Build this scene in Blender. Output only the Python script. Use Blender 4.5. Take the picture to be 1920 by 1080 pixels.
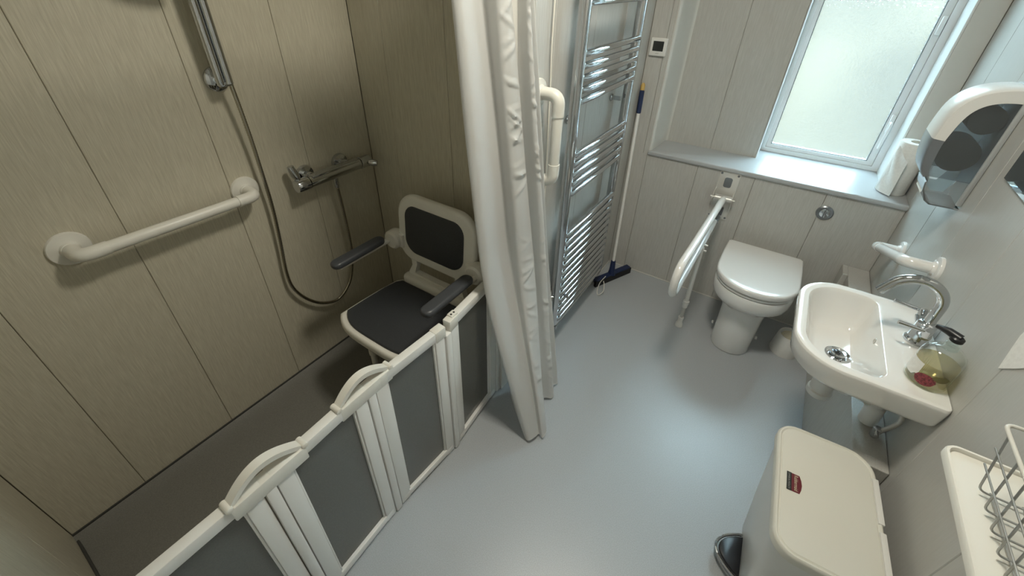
import bpy, bmesh, math, random
from mathutils import Vector, Matrix
random.seed(7)
for o in list(bpy.data.objects): bpy.data.objects.remove(o, do_unlink=True)
S = bpy.context.scene
COL = S.collection
PI = math.pi

# ------------------------------------------------------------------ camera
cam_d = bpy.data.cameras.new('camera'); cam = bpy.data.objects.new('camera', cam_d); COL.objects.link(cam)
cam_d.sensor_fit = 'HORIZONTAL'; cam_d.sensor_width = 36.0
cam_d.lens = 36.0 * 784.76 / 1920
cam_d.shift_x = (960 - 952.87) / 1920
cam_d.shift_y = (465.27 - 540) / 1920
cam_d.clip_start = 0.02
RIGHT = Vector((0.83078, 0.55630, 0.01837)); DOWN = Vector((0.31774, -0.44690, -0.83625)); FWD = Vector((-0.45700, 0.70058, -0.54803))
m = Matrix.Identity(4)
for i in range(3):
    m[i][0] = RIGHT[i]; m[i][1] = -DOWN[i]; m[i][2] = -FWD[i]
m[0][3], m[1][3], m[2][3] = 0.0, 0.0, 1.54
cam.matrix_world = m
S.camera = cam

# ------------------------------------------------------------------ world, exposure
SKY = 32.0
w = bpy.data.worlds.new('overcast_sky'); S.world = w; w.use_nodes = True
bg = w.node_tree.nodes['Background']
# CIE overcast sky: zenith three times as bright as the horizon
_nt = w.node_tree
_tc = _nt.nodes.new('ShaderNodeTexCoord'); _sp = _nt.nodes.new('ShaderNodeSeparateXYZ'); _mr = _nt.nodes.new('ShaderNodeMapRange')
_mr.inputs['From Min'].default_value = 0.0; _mr.inputs['From Max'].default_value = 1.0; _mr.inputs['To Min'].default_value = SKY / 3; _mr.inputs['To Max'].default_value = SKY
_nt.links.new(_tc.outputs['Generated'], _sp.inputs[0]); _nt.links.new(_sp.outputs['Z'], _mr.inputs['Value']); _nt.links.new(_mr.outputs[0], bg.inputs[1])
bg.inputs[0].default_value = (0.62, 0.85, 1.0, 1)
S.view_settings.view_transform = 'Standard'; S.view_settings.look = 'None'
S.view_settings.exposure = 0.18; S.view_settings.gamma = 1.0; S.view_settings.use_curve_mapping = False
LAMP_W = 13.8
LAMP_COL = (1.0, 0.945, 0.81)

# ------------------------------------------------------------------ room dimensions (metres)
XW, XM, XE = -1.471, -0.670, 0.534
YN, YA, YS, YB, YWIN = 2.218, 1.140, -0.248, 2.440, 2.590
ZS, ZC = 0.767, 2.30

# ------------------------------------------------------------------ materials
def new_mat(name):
    mt = bpy.data.materials.new(name); mt.use_nodes = True
    nt = mt.node_tree; return mt, nt, nt.nodes['Principled BSDF']
def simple(name, col, rough=0.4, metal=0.0, coat=0.0, noise=0.0, nscale=60, bump=0.0, spec=0.5):
    mt, nt, p = new_mat(name)
    p.inputs['Base Color'].default_value = (*col, 1); p.inputs['Roughness'].default_value = rough
    p.inputs['Metallic'].default_value = metal; p.inputs['Coat Weight'].default_value = coat
    p.inputs['Specular IOR Level'].default_value = spec
    tc = nt.nodes.new('ShaderNodeTexCoord'); n = nt.nodes.new('ShaderNodeTexNoise')
    n.inputs['Scale'].default_value = nscale; n.inputs['Detail'].default_value = 3
    nt.links.new(tc.outputs['Object'], n.inputs['Vector'])
    if noise > 0:
        r = nt.nodes.new('ShaderNodeValToRGB')
        r.color_ramp.elements[0].color = (*[c * (1 - noise) for c in col], 1); r.color_ramp.elements[1].color = (*[min(1, c * (1 + noise)) for c in col], 1)
        r.color_ramp.elements[0].position = .35; r.color_ramp.elements[1].position = .65
        nt.links.new(n.outputs['Fac'], r.inputs[0]); nt.links.new(r.outputs[0], p.inputs['Base Color'])
    if bump > 0:
        b = nt.nodes.new('ShaderNodeBump'); b.inputs['Strength'].default_value = bump; b.inputs['Distance'].default_value = .002
        nt.links.new(n.outputs['Fac'], b.inputs['Height']); nt.links.new(b.outputs[0], p.inputs['Normal'])
    return mt
def panel_mat(name, c0, c1):
    """printed wood-grain wall panel: fine vertical streaks"""
    mt, nt, p = new_mat(name)
    tc = nt.nodes.new('ShaderNodeTexCoord'); mp = nt.nodes.new('ShaderNodeMapping')
    mp.inputs['Scale'].default_value = (150, 150, 7.0)
    n = nt.nodes.new('ShaderNodeTexNoise'); n.inputs['Scale'].default_value = 1.6; n.inputs['Detail'].default_value = 4; n.inputs['Roughness'].default_value = .6
    mp2 = nt.nodes.new('ShaderNodeMapping'); mp2.inputs['Scale'].default_value = (420, 420, 22)
    n2 = nt.nodes.new('ShaderNodeTexNoise'); n2.inputs['Scale'].default_value = 1.0; n2.inputs['Detail'].default_value = 2
    mx = nt.nodes.new('ShaderNodeMath'); mx.operation = 'ADD'
    hf = nt.nodes.new('ShaderNodeMath'); hf.operation = 'MULTIPLY'; hf.inputs[1].default_value = .5
    r = nt.nodes.new('ShaderNodeValToRGB')
    r.color_ramp.elements[0].position = .36; r.color_ramp.elements[1].position = .64
    r.color_ramp.elements[0].color = (*c0, 1); r.color_ramp.elements[1].color = (*c1, 1)
    L = nt.links
    L.new(tc.outputs['Object'], mp.inputs[0]); L.new(tc.outputs['Object'], mp2.inputs[0])
    L.new(mp.outputs[0], n.inputs['Vector']); L.new(mp2.outputs[0], n2.inputs['Vector'])
    L.new(n.outputs['Fac'], mx.inputs[0]); L.new(n2.outputs['Fac'], mx.inputs[1]); L.new(mx.outputs[0], hf.inputs[0])
    L.new(hf.outputs[0], r.inputs[0]); L.new(r.outputs[0], p.inputs['Base Color'])
    b = nt.nodes.new('ShaderNodeBump'); b.inputs['Strength'].default_value = .12; b.inputs['Distance'].default_value = .0008
    L.new(hf.outputs[0], b.inputs['Height']); L.new(b.outputs[0], p.inputs['Normal'])
    p.inputs['Roughness'].default_value = .42
    return mt
M = {}
M['panel'] = panel_mat('beige_wood_grain_panel', (.485, .450, .350), (.615, .580, .465))
M['panel_room'] = panel_mat('pale_grey_wood_grain_panel', (.475, .467, .435), (.560, .552, .520))
M['panel_pale'] = panel_mat('pale_wood_grain_panel', (.490, .487, .460), (.525, .522, .495))
M['joint'] = simple('panel_joint', (.20, .185, .15), .8)
M['trim'] = simple('upvc_trim', (.66, .65, .61), .35)
M['white_upvc'] = simple('white_upvc', (.78, .80, .80), .28)
M['ceiling'] = simple('ceiling_white', (.78, .77, .74), .8, noise=.02)
M['plastic'] = simple('white_plastic', (.77, .765, .735), .32)
M['plastic_gloss'] = simple('white_gloss_plastic', (.80, .795, .775), .16, coat=.3)
M['cream'] = simple('cream_plastic', (.75, .735, .675), .38)
M['ceramic'] = simple('white_ceramic', (.80, .795, .77), .09, coat=.6)
M['chrome'] = simple('chrome', (.58, .60, .62), .06, metal=1)
M['chrome_dull'] = simple('brushed_steel', (.60, .595, .565), .36, metal=.45)
M['dark_pad'] = simple('charcoal_pad', (.032, .036, .042), .5, noise=.15, nscale=300, bump=.15)
M['black'] = simple('black_plastic', (.012, .013, .016), .35)
M['navy'] = simple('navy_plastic', (.010, .022, .075), .4)
M['rubber'] = simple('black_rubber', (.010, .010, .012), .7)
M['yellow'] = simple('brass_cap', (.55, .36, .10), .4)
M['grey_plastic'] = simple('grey_plastic', (.16, .175, .19), .3)
M['paper'] = simple('paper', (.82, .81, .77), .9, noise=.03, nscale=120, bump=.4)
M['cord'] = simple('white_cord', (.82, .80, .72), .7)
M['seal'] = simple('dark_sealant', (.055, .055, .05), .7)
M['bristle'] = simple('bristles', (.60, .55, .42), .9, noise=.3, nscale=400)
M['red'] = simple('label_red', (.13, .012, .022), .5)
M['label_black'] = simple('label_black', (.018, .022, .022), .5)
M['label_cream'] = simple('label_lettering', (.62, .55, .40), .6)
M['label_grey'] = simple('label_grey_lettering', (.35, .36, .35), .6)
M['flower'] = simple('printed_flower', (.24, .045, .055), .6, noise=.5, nscale=260)
M['leaf'] = simple('printed_leaf', (.17, .15, .055), .6)
M['screen'] = simple('lcd_screen', (.035, .04, .04), .12)
M['render_wall'] = simple('cream_render', (.070, .054, .036), .9, noise=.35, nscale=1.2)
M['grass'] = simple('gravel', (.075, .07, .05), .9, noise=.2, nscale=20)
M['wire'] = simple('plastic_coated_wire', (.40, .41, .40), .3, metal=.6)
def floor_mat():
    mt, nt, p = new_mat('grey_vinyl')
    tc = nt.nodes.new('ShaderNodeTexCoord')
    n = nt.nodes.new('ShaderNodeTexNoise'); n.inputs['Scale'].default_value = 420; n.inputs['Detail'].default_value = 2
    r = nt.nodes.new('ShaderNodeValToRGB'); r.color_ramp.elements[0].position = .38; r.color_ramp.elements[1].position = .64
    r.color_ramp.elements[0].color = (.36, .382, .400, 1); r.color_ramp.elements[1].color = (.45, .476, .498, 1)
    b = nt.nodes.new('ShaderNodeBump'); b.inputs['Strength'].default_value = .25; b.inputs['Distance'].default_value = .0006
    L = nt.links; L.new(tc.outputs['Object'], n.inputs['Vector']); L.new(n.outputs['Fac'], r.inputs[0]); L.new(r.outputs[0], p.inputs['Base Color'])
    L.new(n.outputs['Fac'], b.inputs['Height']); L.new(b.outputs[0], p.inputs['Normal'])
    p.inputs['Roughness'].default_value = .37; p.inputs['Specular IOR Level'].default_value = .9
    return mt
M['vinyl'] = floor_mat()
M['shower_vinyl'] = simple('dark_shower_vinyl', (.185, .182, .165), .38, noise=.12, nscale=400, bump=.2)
def glassy(name, tint, gloss=.08, rough=.03, transl=0.0):
    """thin clear sheet: tinted see-through plus a weak mirror reflection"""
    mt = bpy.data.materials.new(name); mt.use_nodes = True; nt = mt.node_tree; nt.nodes.clear()
    o = nt.nodes.new('ShaderNodeOutputMaterial'); t = nt.nodes.new('ShaderNodeBsdfTransparent'); g = nt.nodes.new('ShaderNodeBsdfGlossy')
    mx = nt.nodes.new('ShaderNodeMixShader'); lw = nt.nodes.new('ShaderNodeLayerWeight'); lw.inputs[0].default_value = .25; fr = nt.nodes.new('ShaderNodeMapRange'); fr.inputs['To Min'].default_value = .03; fr.inputs['To Max'].default_value = .45; nt.links.new(lw.outputs['Facing'], fr.inputs['Value'])
    t.inputs[0].default_value = (*tint, 1); g.inputs['Roughness'].default_value = rough; g.inputs['Color'].default_value = (.9, .9, .9, 1)
    L = nt.links; L.new(fr.outputs[0], mx.inputs[0]); L.new(t.outputs[0], mx.inputs[1]); L.new(g.outputs[0], mx.inputs[2])
    if transl > 0:
        d = nt.nodes.new('ShaderNodeBsdfDiffuse'); d.inputs[0].default_value = (*[min(1, c * .5 + .05) for c in tint], 1)
        m2 = nt.nodes.new('ShaderNodeMixShader'); m2.inputs[0].default_value = transl
        L.new(mx.outputs[0], m2.inputs[1]); L.new(d.outputs[0], m2.inputs[2]); L.new(m2.outputs[0], o.inputs[0])
    else: L.new(mx.outputs[0], o.inputs[0])
    return mt
M['pane'] = simple('grey_acrylic_pane', (.125, .128, .120), .14, noise=.05, nscale=300)
M['smoke'] = glassy('smoked_plastic', (.66, .70, .72), rough=.15, transl=.10)
M['clear'] = glassy('clear_bottle', (.93, .95, .93), rough=.04)
M['soap'] = glassy('amber_soap', (.86, .80, .58), rough=.08, transl=.16)
def mirror_mat():
    mt, nt, p = new_mat('mirror_glass')
    p.inputs['Base Color'].default_value = (.85, .87, .87, 1); p.inputs['Metallic'].default_value = 1; p.inputs['Roughness'].default_value = .01
    return mt
M['mirror'] = mirror_mat()
def frosted():
    mt = bpy.data.materials.new('frosted_window_glass'); mt.use_nodes = True; nt = mt.node_tree; nt.nodes.clear()
    o = nt.nodes.new('ShaderNodeOutputMaterial'); tr = nt.nodes.new('ShaderNodeBsdfTranslucent'); rf = nt.nodes.new('ShaderNodeBsdfRefraction')
    gl = nt.nodes.new('ShaderNodeBsdfGlossy'); gl.inputs['Roughness'].default_value = .25
    tr.inputs[0].default_value = (.90, .92, .90, 1); rf.inputs['Roughness'].default_value = .20; rf.inputs['IOR'].default_value = 1.3; rf.inputs[0].default_value = (.92, .94, .92, 1)
    tc = nt.nodes.new('ShaderNodeTexCoord'); n = nt.nodes.new('ShaderNodeTexVoronoi'); n.inputs['Scale'].default_value = 110
    b = nt.nodes.new('ShaderNodeBump'); b.inputs['Strength'].default_value = .55; b.inputs['Distance'].default_value = .004
    m1 = nt.nodes.new('ShaderNodeMixShader'); m1.inputs[0].default_value = .97
    m2 = nt.nodes.new('ShaderNodeMixShader'); m2.inputs[0].default_value = .05
    L = nt.links; L.new(tc.outputs['Object'], n.inputs['Vector']); L.new(n.outputs['Distance'], b.inputs['Height'])
    for s in (rf, tr, gl): L.new(b.outputs[0], s.inputs['Normal'])
    L.new(tr.outputs[0], m1.inputs[1]); L.new(rf.outputs[0], m1.inputs[2]); L.new(m1.outputs[0], m2.inputs[1]); L.new(gl.outputs[0], m2.inputs[2]); L.new(m2.outputs[0], o.inputs[0])
    return mt
M['frosted'] = frosted()
def fabric():
    mt, nt, p = new_mat('white_curtain_fabric')
    p.inputs['Base Color'].default_value = (.77, .77, .755, 1); p.inputs['Roughness'].default_value = .45; p.inputs['Sheen Weight'].default_value = .15
    tc = nt.nodes.new('ShaderNodeTexCoord'); mp = nt.nodes.new('ShaderNodeMapping'); mp.inputs['Scale'].default_value = (26, 26, 9)
    n = nt.nodes.new('ShaderNodeTexNoise'); n.inputs['Scale'].default_value = 1; n.inputs['Detail'].default_value = 4
    b = nt.nodes.new('ShaderNodeBump'); b.inputs['Strength'].default_value = .25; b.inputs['Distance'].default_value = .006
    t = nt.nodes.new('ShaderNodeBsdfTranslucent'); t.inputs[0].default_value = (.66, .655, .63, 1)
    mx = nt.nodes.new('ShaderNodeMixShader'); mx.inputs[0].default_value = .34
    L = nt.links; L.new(tc.outputs['Object'], mp.inputs[0]); L.new(mp.outputs[0], n.inputs['Vector']); L.new(n.outputs['Fac'], b.inputs['Height'])
    L.new(b.outputs[0], p.inputs['Normal']); L.new(p.outputs[0], mx.inputs[1]); L.new(t.outputs[0], mx.inputs[2])
    L.new(mx.outputs[0], nt.nodes['Material Output'].inputs[0])
    return mt
M['fabric'] = fabric()
def emit(name, col, s):
    mt = bpy.data.materials.new(name); mt.use_nodes = True; nt = mt.node_tree; nt.nodes.clear()
    o = nt.nodes.new('ShaderNodeOutputMaterial'); e = nt.nodes.new('ShaderNodeEmission'); e.inputs[0].default_value = (*col, 1); e.inputs[1].default_value = s
    nt.links.new(e.outputs[0], o.inputs[0]); return mt

# ------------------------------------------------------------------ mesh helpers (all work on a bmesh)
def V(*a): return Vector(a)
def box(bm, lo, hi, bev=0.0, seg=2):
    t = bmesh.new(); bmesh.ops.create_cube(t, size=1)
    for v in t.verts:
        v.co = Vector([lo[i] + (v.co[i] + .5) * (hi[i] - lo[i]) for i in range(3)])
    if bev > 0: bmesh.ops.bevel(t, geom=list(t.edges), offset=bev, segments=seg, affect='EDGES', profile=.5)
    me = bpy.data.meshes.new('t'); t.to_mesh(me); t.free(); bm.from_mesh(me); bpy.data.meshes.remove(me); return bm
def loft(bm, rings, cap0=True, cap1=True, closed=True):
    vs = [[bm.verts.new(p) for p in r] for r in rings]
    n = len(rings[0])
    for a, b in zip(vs[:-1], vs[1:]):
        for i in range(n if closed else n - 1):
            j = (i + 1) % n
            try: bm.faces.new((a[i], a[j], b[j], b[i]))
            except ValueError: pass
    if cap0: bm.faces.new(list(reversed(vs[0])))
    if cap1: bm.faces.new(vs[-1])
    return bm
def tube(bm, pts, r, n=14, caps=True, closed=False, flat=1.0):
    pts = [Vector(p) for p in pts]; N = len(pts)
    rr = r if isinstance(r, (list, tuple)) else [r] * N
    tang = []
    for i in range(N):
        if closed: d = pts[(i + 1) % N] - pts[i - 1]
        else: d = pts[min(i + 1, N - 1)] - pts[max(i - 1, 0)]
        tang.append(d.normalized() if d.length > 1e-9 else Vector((0, 0, 1)))
    up = Vector((0, 0, 1)) if abs(tang[0].z) < .9 else Vector((1, 0, 0))
    nrm = (up - tang[0] * up.dot(tang[0])).normalized()
    rings = []
    for i in range(N):
        if i:
            nrm = nrm - tang[i] * nrm.dot(tang[i]); nrm.normalize()
        bi = tang[i].cross(nrm)
        rings.append([pts[i] + nrm * (math.cos(2 * PI * k / n) * rr[i]) + bi * (math.sin(2 * PI * k / n) * rr[i] * flat) for k in range(n)])
    if closed:
        rings.append(rings[0]); vs = [[bm.verts.new(p) for p in q] for q in rings[:-1]]; vs.append(vs[0])
        for a, b in zip(vs[:-1], vs[1:]):
            for i in range(n): bm.faces.new((a[i], a[(i + 1) % n], b[(i + 1) % n], b[i]))
        return bm
    return loft(bm, rings, caps, caps)
def fillet(pts, r, seg=6):
    """polyline with rounded corners"""
    pts = [Vector(p) for p in pts]; out = [pts[0]]
    for a, b, c in zip(pts[:-2], pts[1:-1], pts[2:]):
        d0 = (a - b); d1 = (c - b); rr = min(r, d0.length * .49, d1.length * .49)
        p0 = b + d0.normalized() * rr; p1 = b + d1.normalized() * rr
        for k in range(seg + 1):
            t = k / seg; out.append(p0 * (1 - t) ** 2 + b * 2 * t * (1 - t) + p1 * t * t)
    out.append(pts[-1]); return out
def catmull(pts, n=8):
    pts = [Vector(p) for p in pts]; P = [pts[0] * 2 - pts[1]] + pts + [pts[-1] * 2 - pts[-2]]; out = []
    for i in range(1, len(P) - 2):
        for k in range(n):
            t = k / n; a, b, c, d = P[i - 1:i + 3]
            out.append(.5 * ((2 * b) + (c - a) * t + (2 * a - 5 * b + 4 * c - d) * t * t + (3 * b - a - 3 * c + d) * t ** 3))
    out.append(pts[-1]); return out
def axes(axis):
    return {'z': (V(1, 0, 0), V(0, 1, 0), V(0, 0, 1)), 'x': (V(0, 1, 0), V(0, 0, 1), V(1, 0, 0)), 'y': (V(0, 0, 1), V(1, 0, 0), V(0, 1, 0)),
            '-x': (V(0, 0, 1), V(0, 1, 0), V(-1, 0, 0)), '-y': (V(1, 0, 0), V(0, 0, 1), V(0, -1, 0))}[axis]
def lathe(bm, prof, c, axis='z', n=28, sx=1.0, sy=1.0):
    a, b, d = axes(axis); c = Vector(c)
    rings = [[c + a * (r * sx * math.cos(2 * PI * k / n)) + b * (r * sy * math.sin(2 * PI * k / n)) + d * h for k in range(n)] for r, h in prof]
    return loft(bm, rings)
def rrect(x0, x1, y0, y1, radii, n=6):
    """rounded rectangle, radii for corners (x1y0, x1y1, x0y1, x0y0); n+1 points per corner, counter-clockwise"""
    if not isinstance(radii, (list, tuple)): radii = [radii] * 4
    cs = [(x1, y0, -1, 1, -PI / 2), (x1, y1, -1, -1, 0), (x0, y1, 1, -1, PI / 2), (x0, y0, 1, 1, PI)]
    out = []
    for (cx, cy, sx, sy, a0), r in zip(cs, radii):
        r = max(r, 1e-4); ox, oy = cx + sx * r, cy + sy * r
        for k in range(n + 1):
            a = a0 + PI / 2 * k / n; out.append((ox + r * math.cos(a), oy + r * math.sin(a)))
    return out
def slab(bm, outline, z0, z1, bev=.003, seg=3, mp=lambda p, h: Vector((p[0], p[1], h)), inset=None):
    """extruded outline with rounded top and bottom edges"""
    cx = sum(p[0] for p in outline) / len(outline); cy = sum(p[1] for p in outline) / len(outline)
    W = max(p[0] for p in outline) - min(p[0] for p in outline); D = max(p[1] for p in outline) - min(p[1] for p in outline)
    def sc(d): return [(cx + (p[0] - cx) * (1 - 2 * d / W), cy + (p[1] - cy) * (1 - 2 * d / D)) for p in outline]
    rings = []
    for k in range(seg + 1):
        a = PI / 2 * k / seg
        rings.append([mp(p, z0 + bev * (1 - math.cos(a))) for p in sc(bev * (1 - math.sin(a)))])
    for k in range(seg + 1):
        a = PI / 2 * k / seg
        rings.append([mp(p, z1 - bev * (1 - math.sin(a))) for p in sc(bev * (1 - math.cos(a)))])
    return loft(bm, rings)
def frame_ring(bm, outer, inner, h0, h1, mp):
    """flat frame between two outlines with equal point counts"""
    n = len(outer)
    A = [[bm.verts.new(mp(p, h)) for p in o] for o, h in ((outer, h0), (outer, h1), (inner, h1), (inner, h0))]
    A.append(A[0])
    for a, b in zip(A[:-1], A[1:]):
        for i in range(n): bm.faces.new((a[i], a[(i + 1) % n], b[(i + 1) % n], b[i]))
    return bm

# ------------------------------------------------------------------ object helpers
def finish(name, bm, mat, smooth=True, angle=38):
    bmesh.ops.recalc_face_normals(bm, faces=bm.faces)
    me = bpy.data.meshes.new(name); bm.to_mesh(me); bm.free()
    me.materials.append(M[mat] if isinstance(mat, str) else mat)
    if smooth:
        for p in me.polygons: p.use_smooth = True
        me.set_sharp_from_angle(angle=math.radians(angle))
    o = bpy.data.objects.new(name, me); COL.objects.link(o); return o
def root_of(o):
    while o.parent: o = o.parent
    return o
def part(name, bm, mat, parent, local=False, **k):
    if not local:
        off = root_of(parent).location
        for v in bm.verts: v.co -= off
    o = finish(name, bm, mat, **k); o.parent = parent; return o
def thing(name, label, cat, loc=(0, 0, 0), rotz=0.0, group=None):
    o = bpy.data.objects.new(name, None); COL.objects.link(o); o.location = loc; o.rotation_euler = (0, 0, rotz)
    o.empty_display_size = .05; tag(o, label, cat, group); return o
def tag(o, label, cat, group=None):
    o['label'] = label; o['category'] = cat
    if group: o['group'] = group
    return o
def struct(name, bm, mat, label=None, parent=None, **k):
    o = finish(name, bm, mat, **k); o['kind'] = 'structure'
    if parent: o.parent = parent
    if label: o['label'] = label
    return o
def B(): return bmesh.new()

# ================================================================== STRUCTURE
PT = .006   # panel thickness
def panel_piece(wall, a0, a1, z0, z1, plane, axis, sign, mat='panel'):
    """one tongue-and-groove panel, chamfered; axis is the run ('x' or 'y'), plane the finished face, sign the way it faces"""
    g, c = .0006, .0016
    bm = B()
    back = [(a0 + g, z0), (a1 - g, z0), (a1 - g, z1), (a0 + g, z1)]
    front = [(a0 + g + c, z0), (a1 - g - c, z0), (a1 - g - c, z1), (a0 + g + c, z1)]
    def mp(p, d):
        return V(p[0], plane - sign * d, p[1]) if axis == 'x' else V(plane - sign * d, p[0], p[1])
    loft(bm, [[mp(p, PT) for p in back], [mp(p, c) for p in back], [mp(p, 0) for p in front]])
    o = finish('wall_panel', bm, mat, smooth=False); o.parent = wall; return o
def panelled(wall, cuts, z0, z1, plane, axis, sign, mat='panel'):
    for a, b in zip(cuts[:-1], cuts[1:]): panel_piece(wall, a, b, z0, z1, plane, axis, sign, mat)

struct('floor', box(B(), (XW - .1, YS - .1, -.06), (XE + .1, YN + .1, 0)), 'vinyl', 'grey speckled vinyl wet room floor', smooth=False)
bm = B()
prof = [(XW, .020), (XW + .015, .012), (XW + .035, .006), (XW + .06, .0025), (XW + .09, .0012), (-.70, .0012)]
loft(bm, [[V(x, y, z) for x, z in prof] + [V(-.70, y, -.001), V(XW, y, -.001)] for y in (YS, YA)])
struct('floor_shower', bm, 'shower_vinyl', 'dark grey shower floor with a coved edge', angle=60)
struct('ceiling', box(B(), (XW - .1, YS - .1, ZC), (XE + .1, YWIN + .1, ZC + .06)), 'ceiling', 'plain white ceiling', smooth=False)
wl = struct('wall_west', box(B(), (XW - .09, YS - .1, 0), (XW - PT, YA + .1, ZC)), 'joint', 'beige wood-grain panelled long wall of the shower', smooth=False)
panelled(wl, [YS, -.046, .2525, .5510, .8460, YA], 0.004, ZC, XW, 'y', 1)
wl = struct('wall_alcove_end', box(B(), (XW - PT, YA + PT, 0), (XM - .03, YA + .09, ZC)), 'joint', 'beige panelled end wall behind the shower chair', smooth=False)
panelled(wl, [XW, -1.305, -1.007, -.709, XM - .002], 0.004, ZC, YA, 'x', -1)
wl = struct('wall_alcove_near', box(B(), (XW - PT, YS - .09, 0), (XM, YS - PT, ZC)), 'joint', 'beige panelled near end wall of the shower', smooth=False)
panelled(wl, [XW, -1.20, -.90, XM], 0.004, ZC, YS, 'x', 1)
struct('trim_1', box(B(), (XM - .055, 1.005, 0), (XM - .004, YA - .002, ZC), .002), 'trim', 'pale corner post at the end of the shower opening', smooth=False)
wl = struct('wall_radiator', box(B(), (XM - .10, YA + .09, 0), (XM - PT, YN + .3, ZC)), 'joint', 'beige panelled wall behind the towel radiator', smooth=False)
panelled(wl, [YA - .002, 1.262, 1.56, 1.858, YN], 0.004, ZC, XM, 'y', 1, 'panel_room')
wl = struct('wall_north', box(B(), (XM - .05, YN + PT, 0), (XE + .05, YB - .02, ZS - .03)), 'joint', 'beige panelled wall behind the toilet below the sill', smooth=False)
panelled(wl, [XM, -.567, -.303, -.040, .254, XE], 0.004, ZS - .022, YN, 'x', -1, 'panel_room')
wl = struct('wall_north_pillar', box(B(), (XM - .05, YN + PT, ZS - .03), (-.566, YB + .1, ZC)), 'joint', 'narrow panelled wall strip left of the window recess', smooth=False)
panelled(wl, [XM, -.590, -.566], ZS - .022, ZC, YN, 'x', -1, 'panel_room')
# window recess: rounded pale trim on its left side, panelled back wall
bm = B()
prof = [(-.566, YN - .001), (-.560, YN - .003), (-.553, YN + .004), (-.550, YN + .016), (-.545, YN + .10), (-.541, YB - .012), (-.534, YB - .003), (-.526, YB + .002), (-.566, YB + .01)]
loft(bm, [[V(p[0], p[1], z) for p in prof] for z in (ZS, ZC)])
struct('trim_2', bm, 'trim', 'pale rounded side trim of the window recess')
wl = struct('wall_recess', box(B(), (-.60, YB + PT, ZS - .03), (-.080, YB + .14, ZC)), 'joint', 'beige panelled wall left of the window', smooth=False)
panelled(wl, [-.530, -.300, -.0745], ZS, ZC, YB, 'x', -1, 'panel_room')
bm = box(B(), (-.080, YB, ZS - .02), (-.073, YWIN + .02, ZC), .0015)
struct('trim_3', bm, 'white_upvc', 'white left reveal of the window', smooth=False)
wl = struct('wall_recess_right', box(B(), (.448, YB + PT, ZS - .03), (XE + .05, YWIN + .1, ZC)), 'joint', 'narrow panelled wall strip right of the window', smooth=False)
panelled(wl, [.448, XE], ZS, ZC, YB, 'x', -1, 'trim')
struct('trim_4', box(B(), (.440, YB - .002, ZS), (.448, YWIN + .02, ZC), .002), 'white_upvc', 'white right reveal of the window', smooth=False)
struct('wall_above_window', box(B(), (-.073, YB, 2.02), (.440, YWIN + .1, ZC)), 'ceiling', 'wall above the window', smooth=False)
# sill
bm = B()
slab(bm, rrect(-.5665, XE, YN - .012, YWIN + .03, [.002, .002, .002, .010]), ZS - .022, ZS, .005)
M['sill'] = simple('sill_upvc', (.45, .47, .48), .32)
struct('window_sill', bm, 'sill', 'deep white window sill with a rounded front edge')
# east wall
wl = struct('wall_east', box(B(), (XE + PT, YS - .1, 0), (XE + .09, YWIN, ZC)), 'joint', 'pale panelled wall behind the basin', smooth=False)
panelled(wl, [YS, .177, .475, .774, 1.065, 1.363, 1.655, 1.945, 2.229, YB], 0.004, ZC, XE, 'y', -1, 'panel_pale')
struct('wall_south', box(B(), (XM, YS - .09, 0), (XE + .02, YS, ZC)), 'trim', 'plain wall behind the viewer', smooth=False)
# low pipe boxing along the east wall
bm = box(B(), (.451, 1.09, 0), (XE - .001, YN - .001, .43), .003)
box(bm, (.430, 2.125, 0), (.4515, YN - .001, .43), .003)
struct('trim_5', bm, 'panel_room', 'low boxed-in pipework along the wall under the basin', smooth=False)
# dark sealant line at the foot of the shower walls
bm = B()
box(bm, (XW, YS, .016), (XW + .005, YA, .025), .002); box(bm, (XW, YA - .007, 0), (XM - .055, YA, .010), .002); box(bm, (XW, YS, 0), (XM, YS + .007, .010), .002)
struct('baseboard_shower', bm, 'seal', 'dark sealant strip at the foot of the shower walls')
bm = B(); box(bm, (XM, YN - .005, 0), (.43, YN, .006), .002); box(bm, (XM, YA, 0), (XM + .005, YN, .006), .002)
struct('baseboard_room', bm, 'trim', 'pale sealant line at the foot of the room walls')

# ------------------------------------------------------------------ window
WZ0, WZ1 = ZS, 2.02
win = bpy.data.objects.new('window_1', None); COL.objects.link(win); win.location = (.18, YWIN, ZS); win['kind'] = 'structure'; win['label'] = 'frosted window in a white frame'
def yplane(y): return lambda p, h: Vector((p[0], y + h, p[1]))
bm = B(); frame_ring(bm, rrect(-.0725, .4395, WZ0 + .001, WZ1, .003, 2), rrect(-.054, .412, WZ0 + .022, WZ1 - .03, .003, 2), -.004, .05, yplane(YWIN)); part('window_frame', bm, 'white_upvc', win, smooth=False)
bm = B(); frame_ring(bm, rrect(-.053, .411, WZ0 + .023, WZ1 - .03, .003, 2), rrect(-.034, .386, WZ0 + .040, WZ1 - .05, .003, 2), .004, .045, yplane(YWIN)); part('sash', bm, 'white_upvc', win, smooth=False)
bm = B(); frame_ring(bm, rrect(-.036, .388, WZ0 + .038, WZ1 - .05, .002, 2), rrect(-.031, .383, WZ0 + .043, WZ1 - .055, .002, 2), .010, .030, yplane(YWIN)); part('gasket', bm, 'grey_plastic', win, smooth=False)
pane = part('pane', box(B(), (-.034, YWIN + .018, WZ0 + .040), (.386, YWIN + .022, WZ1 - .05)), 'frosted', win, smooth=False)
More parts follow.
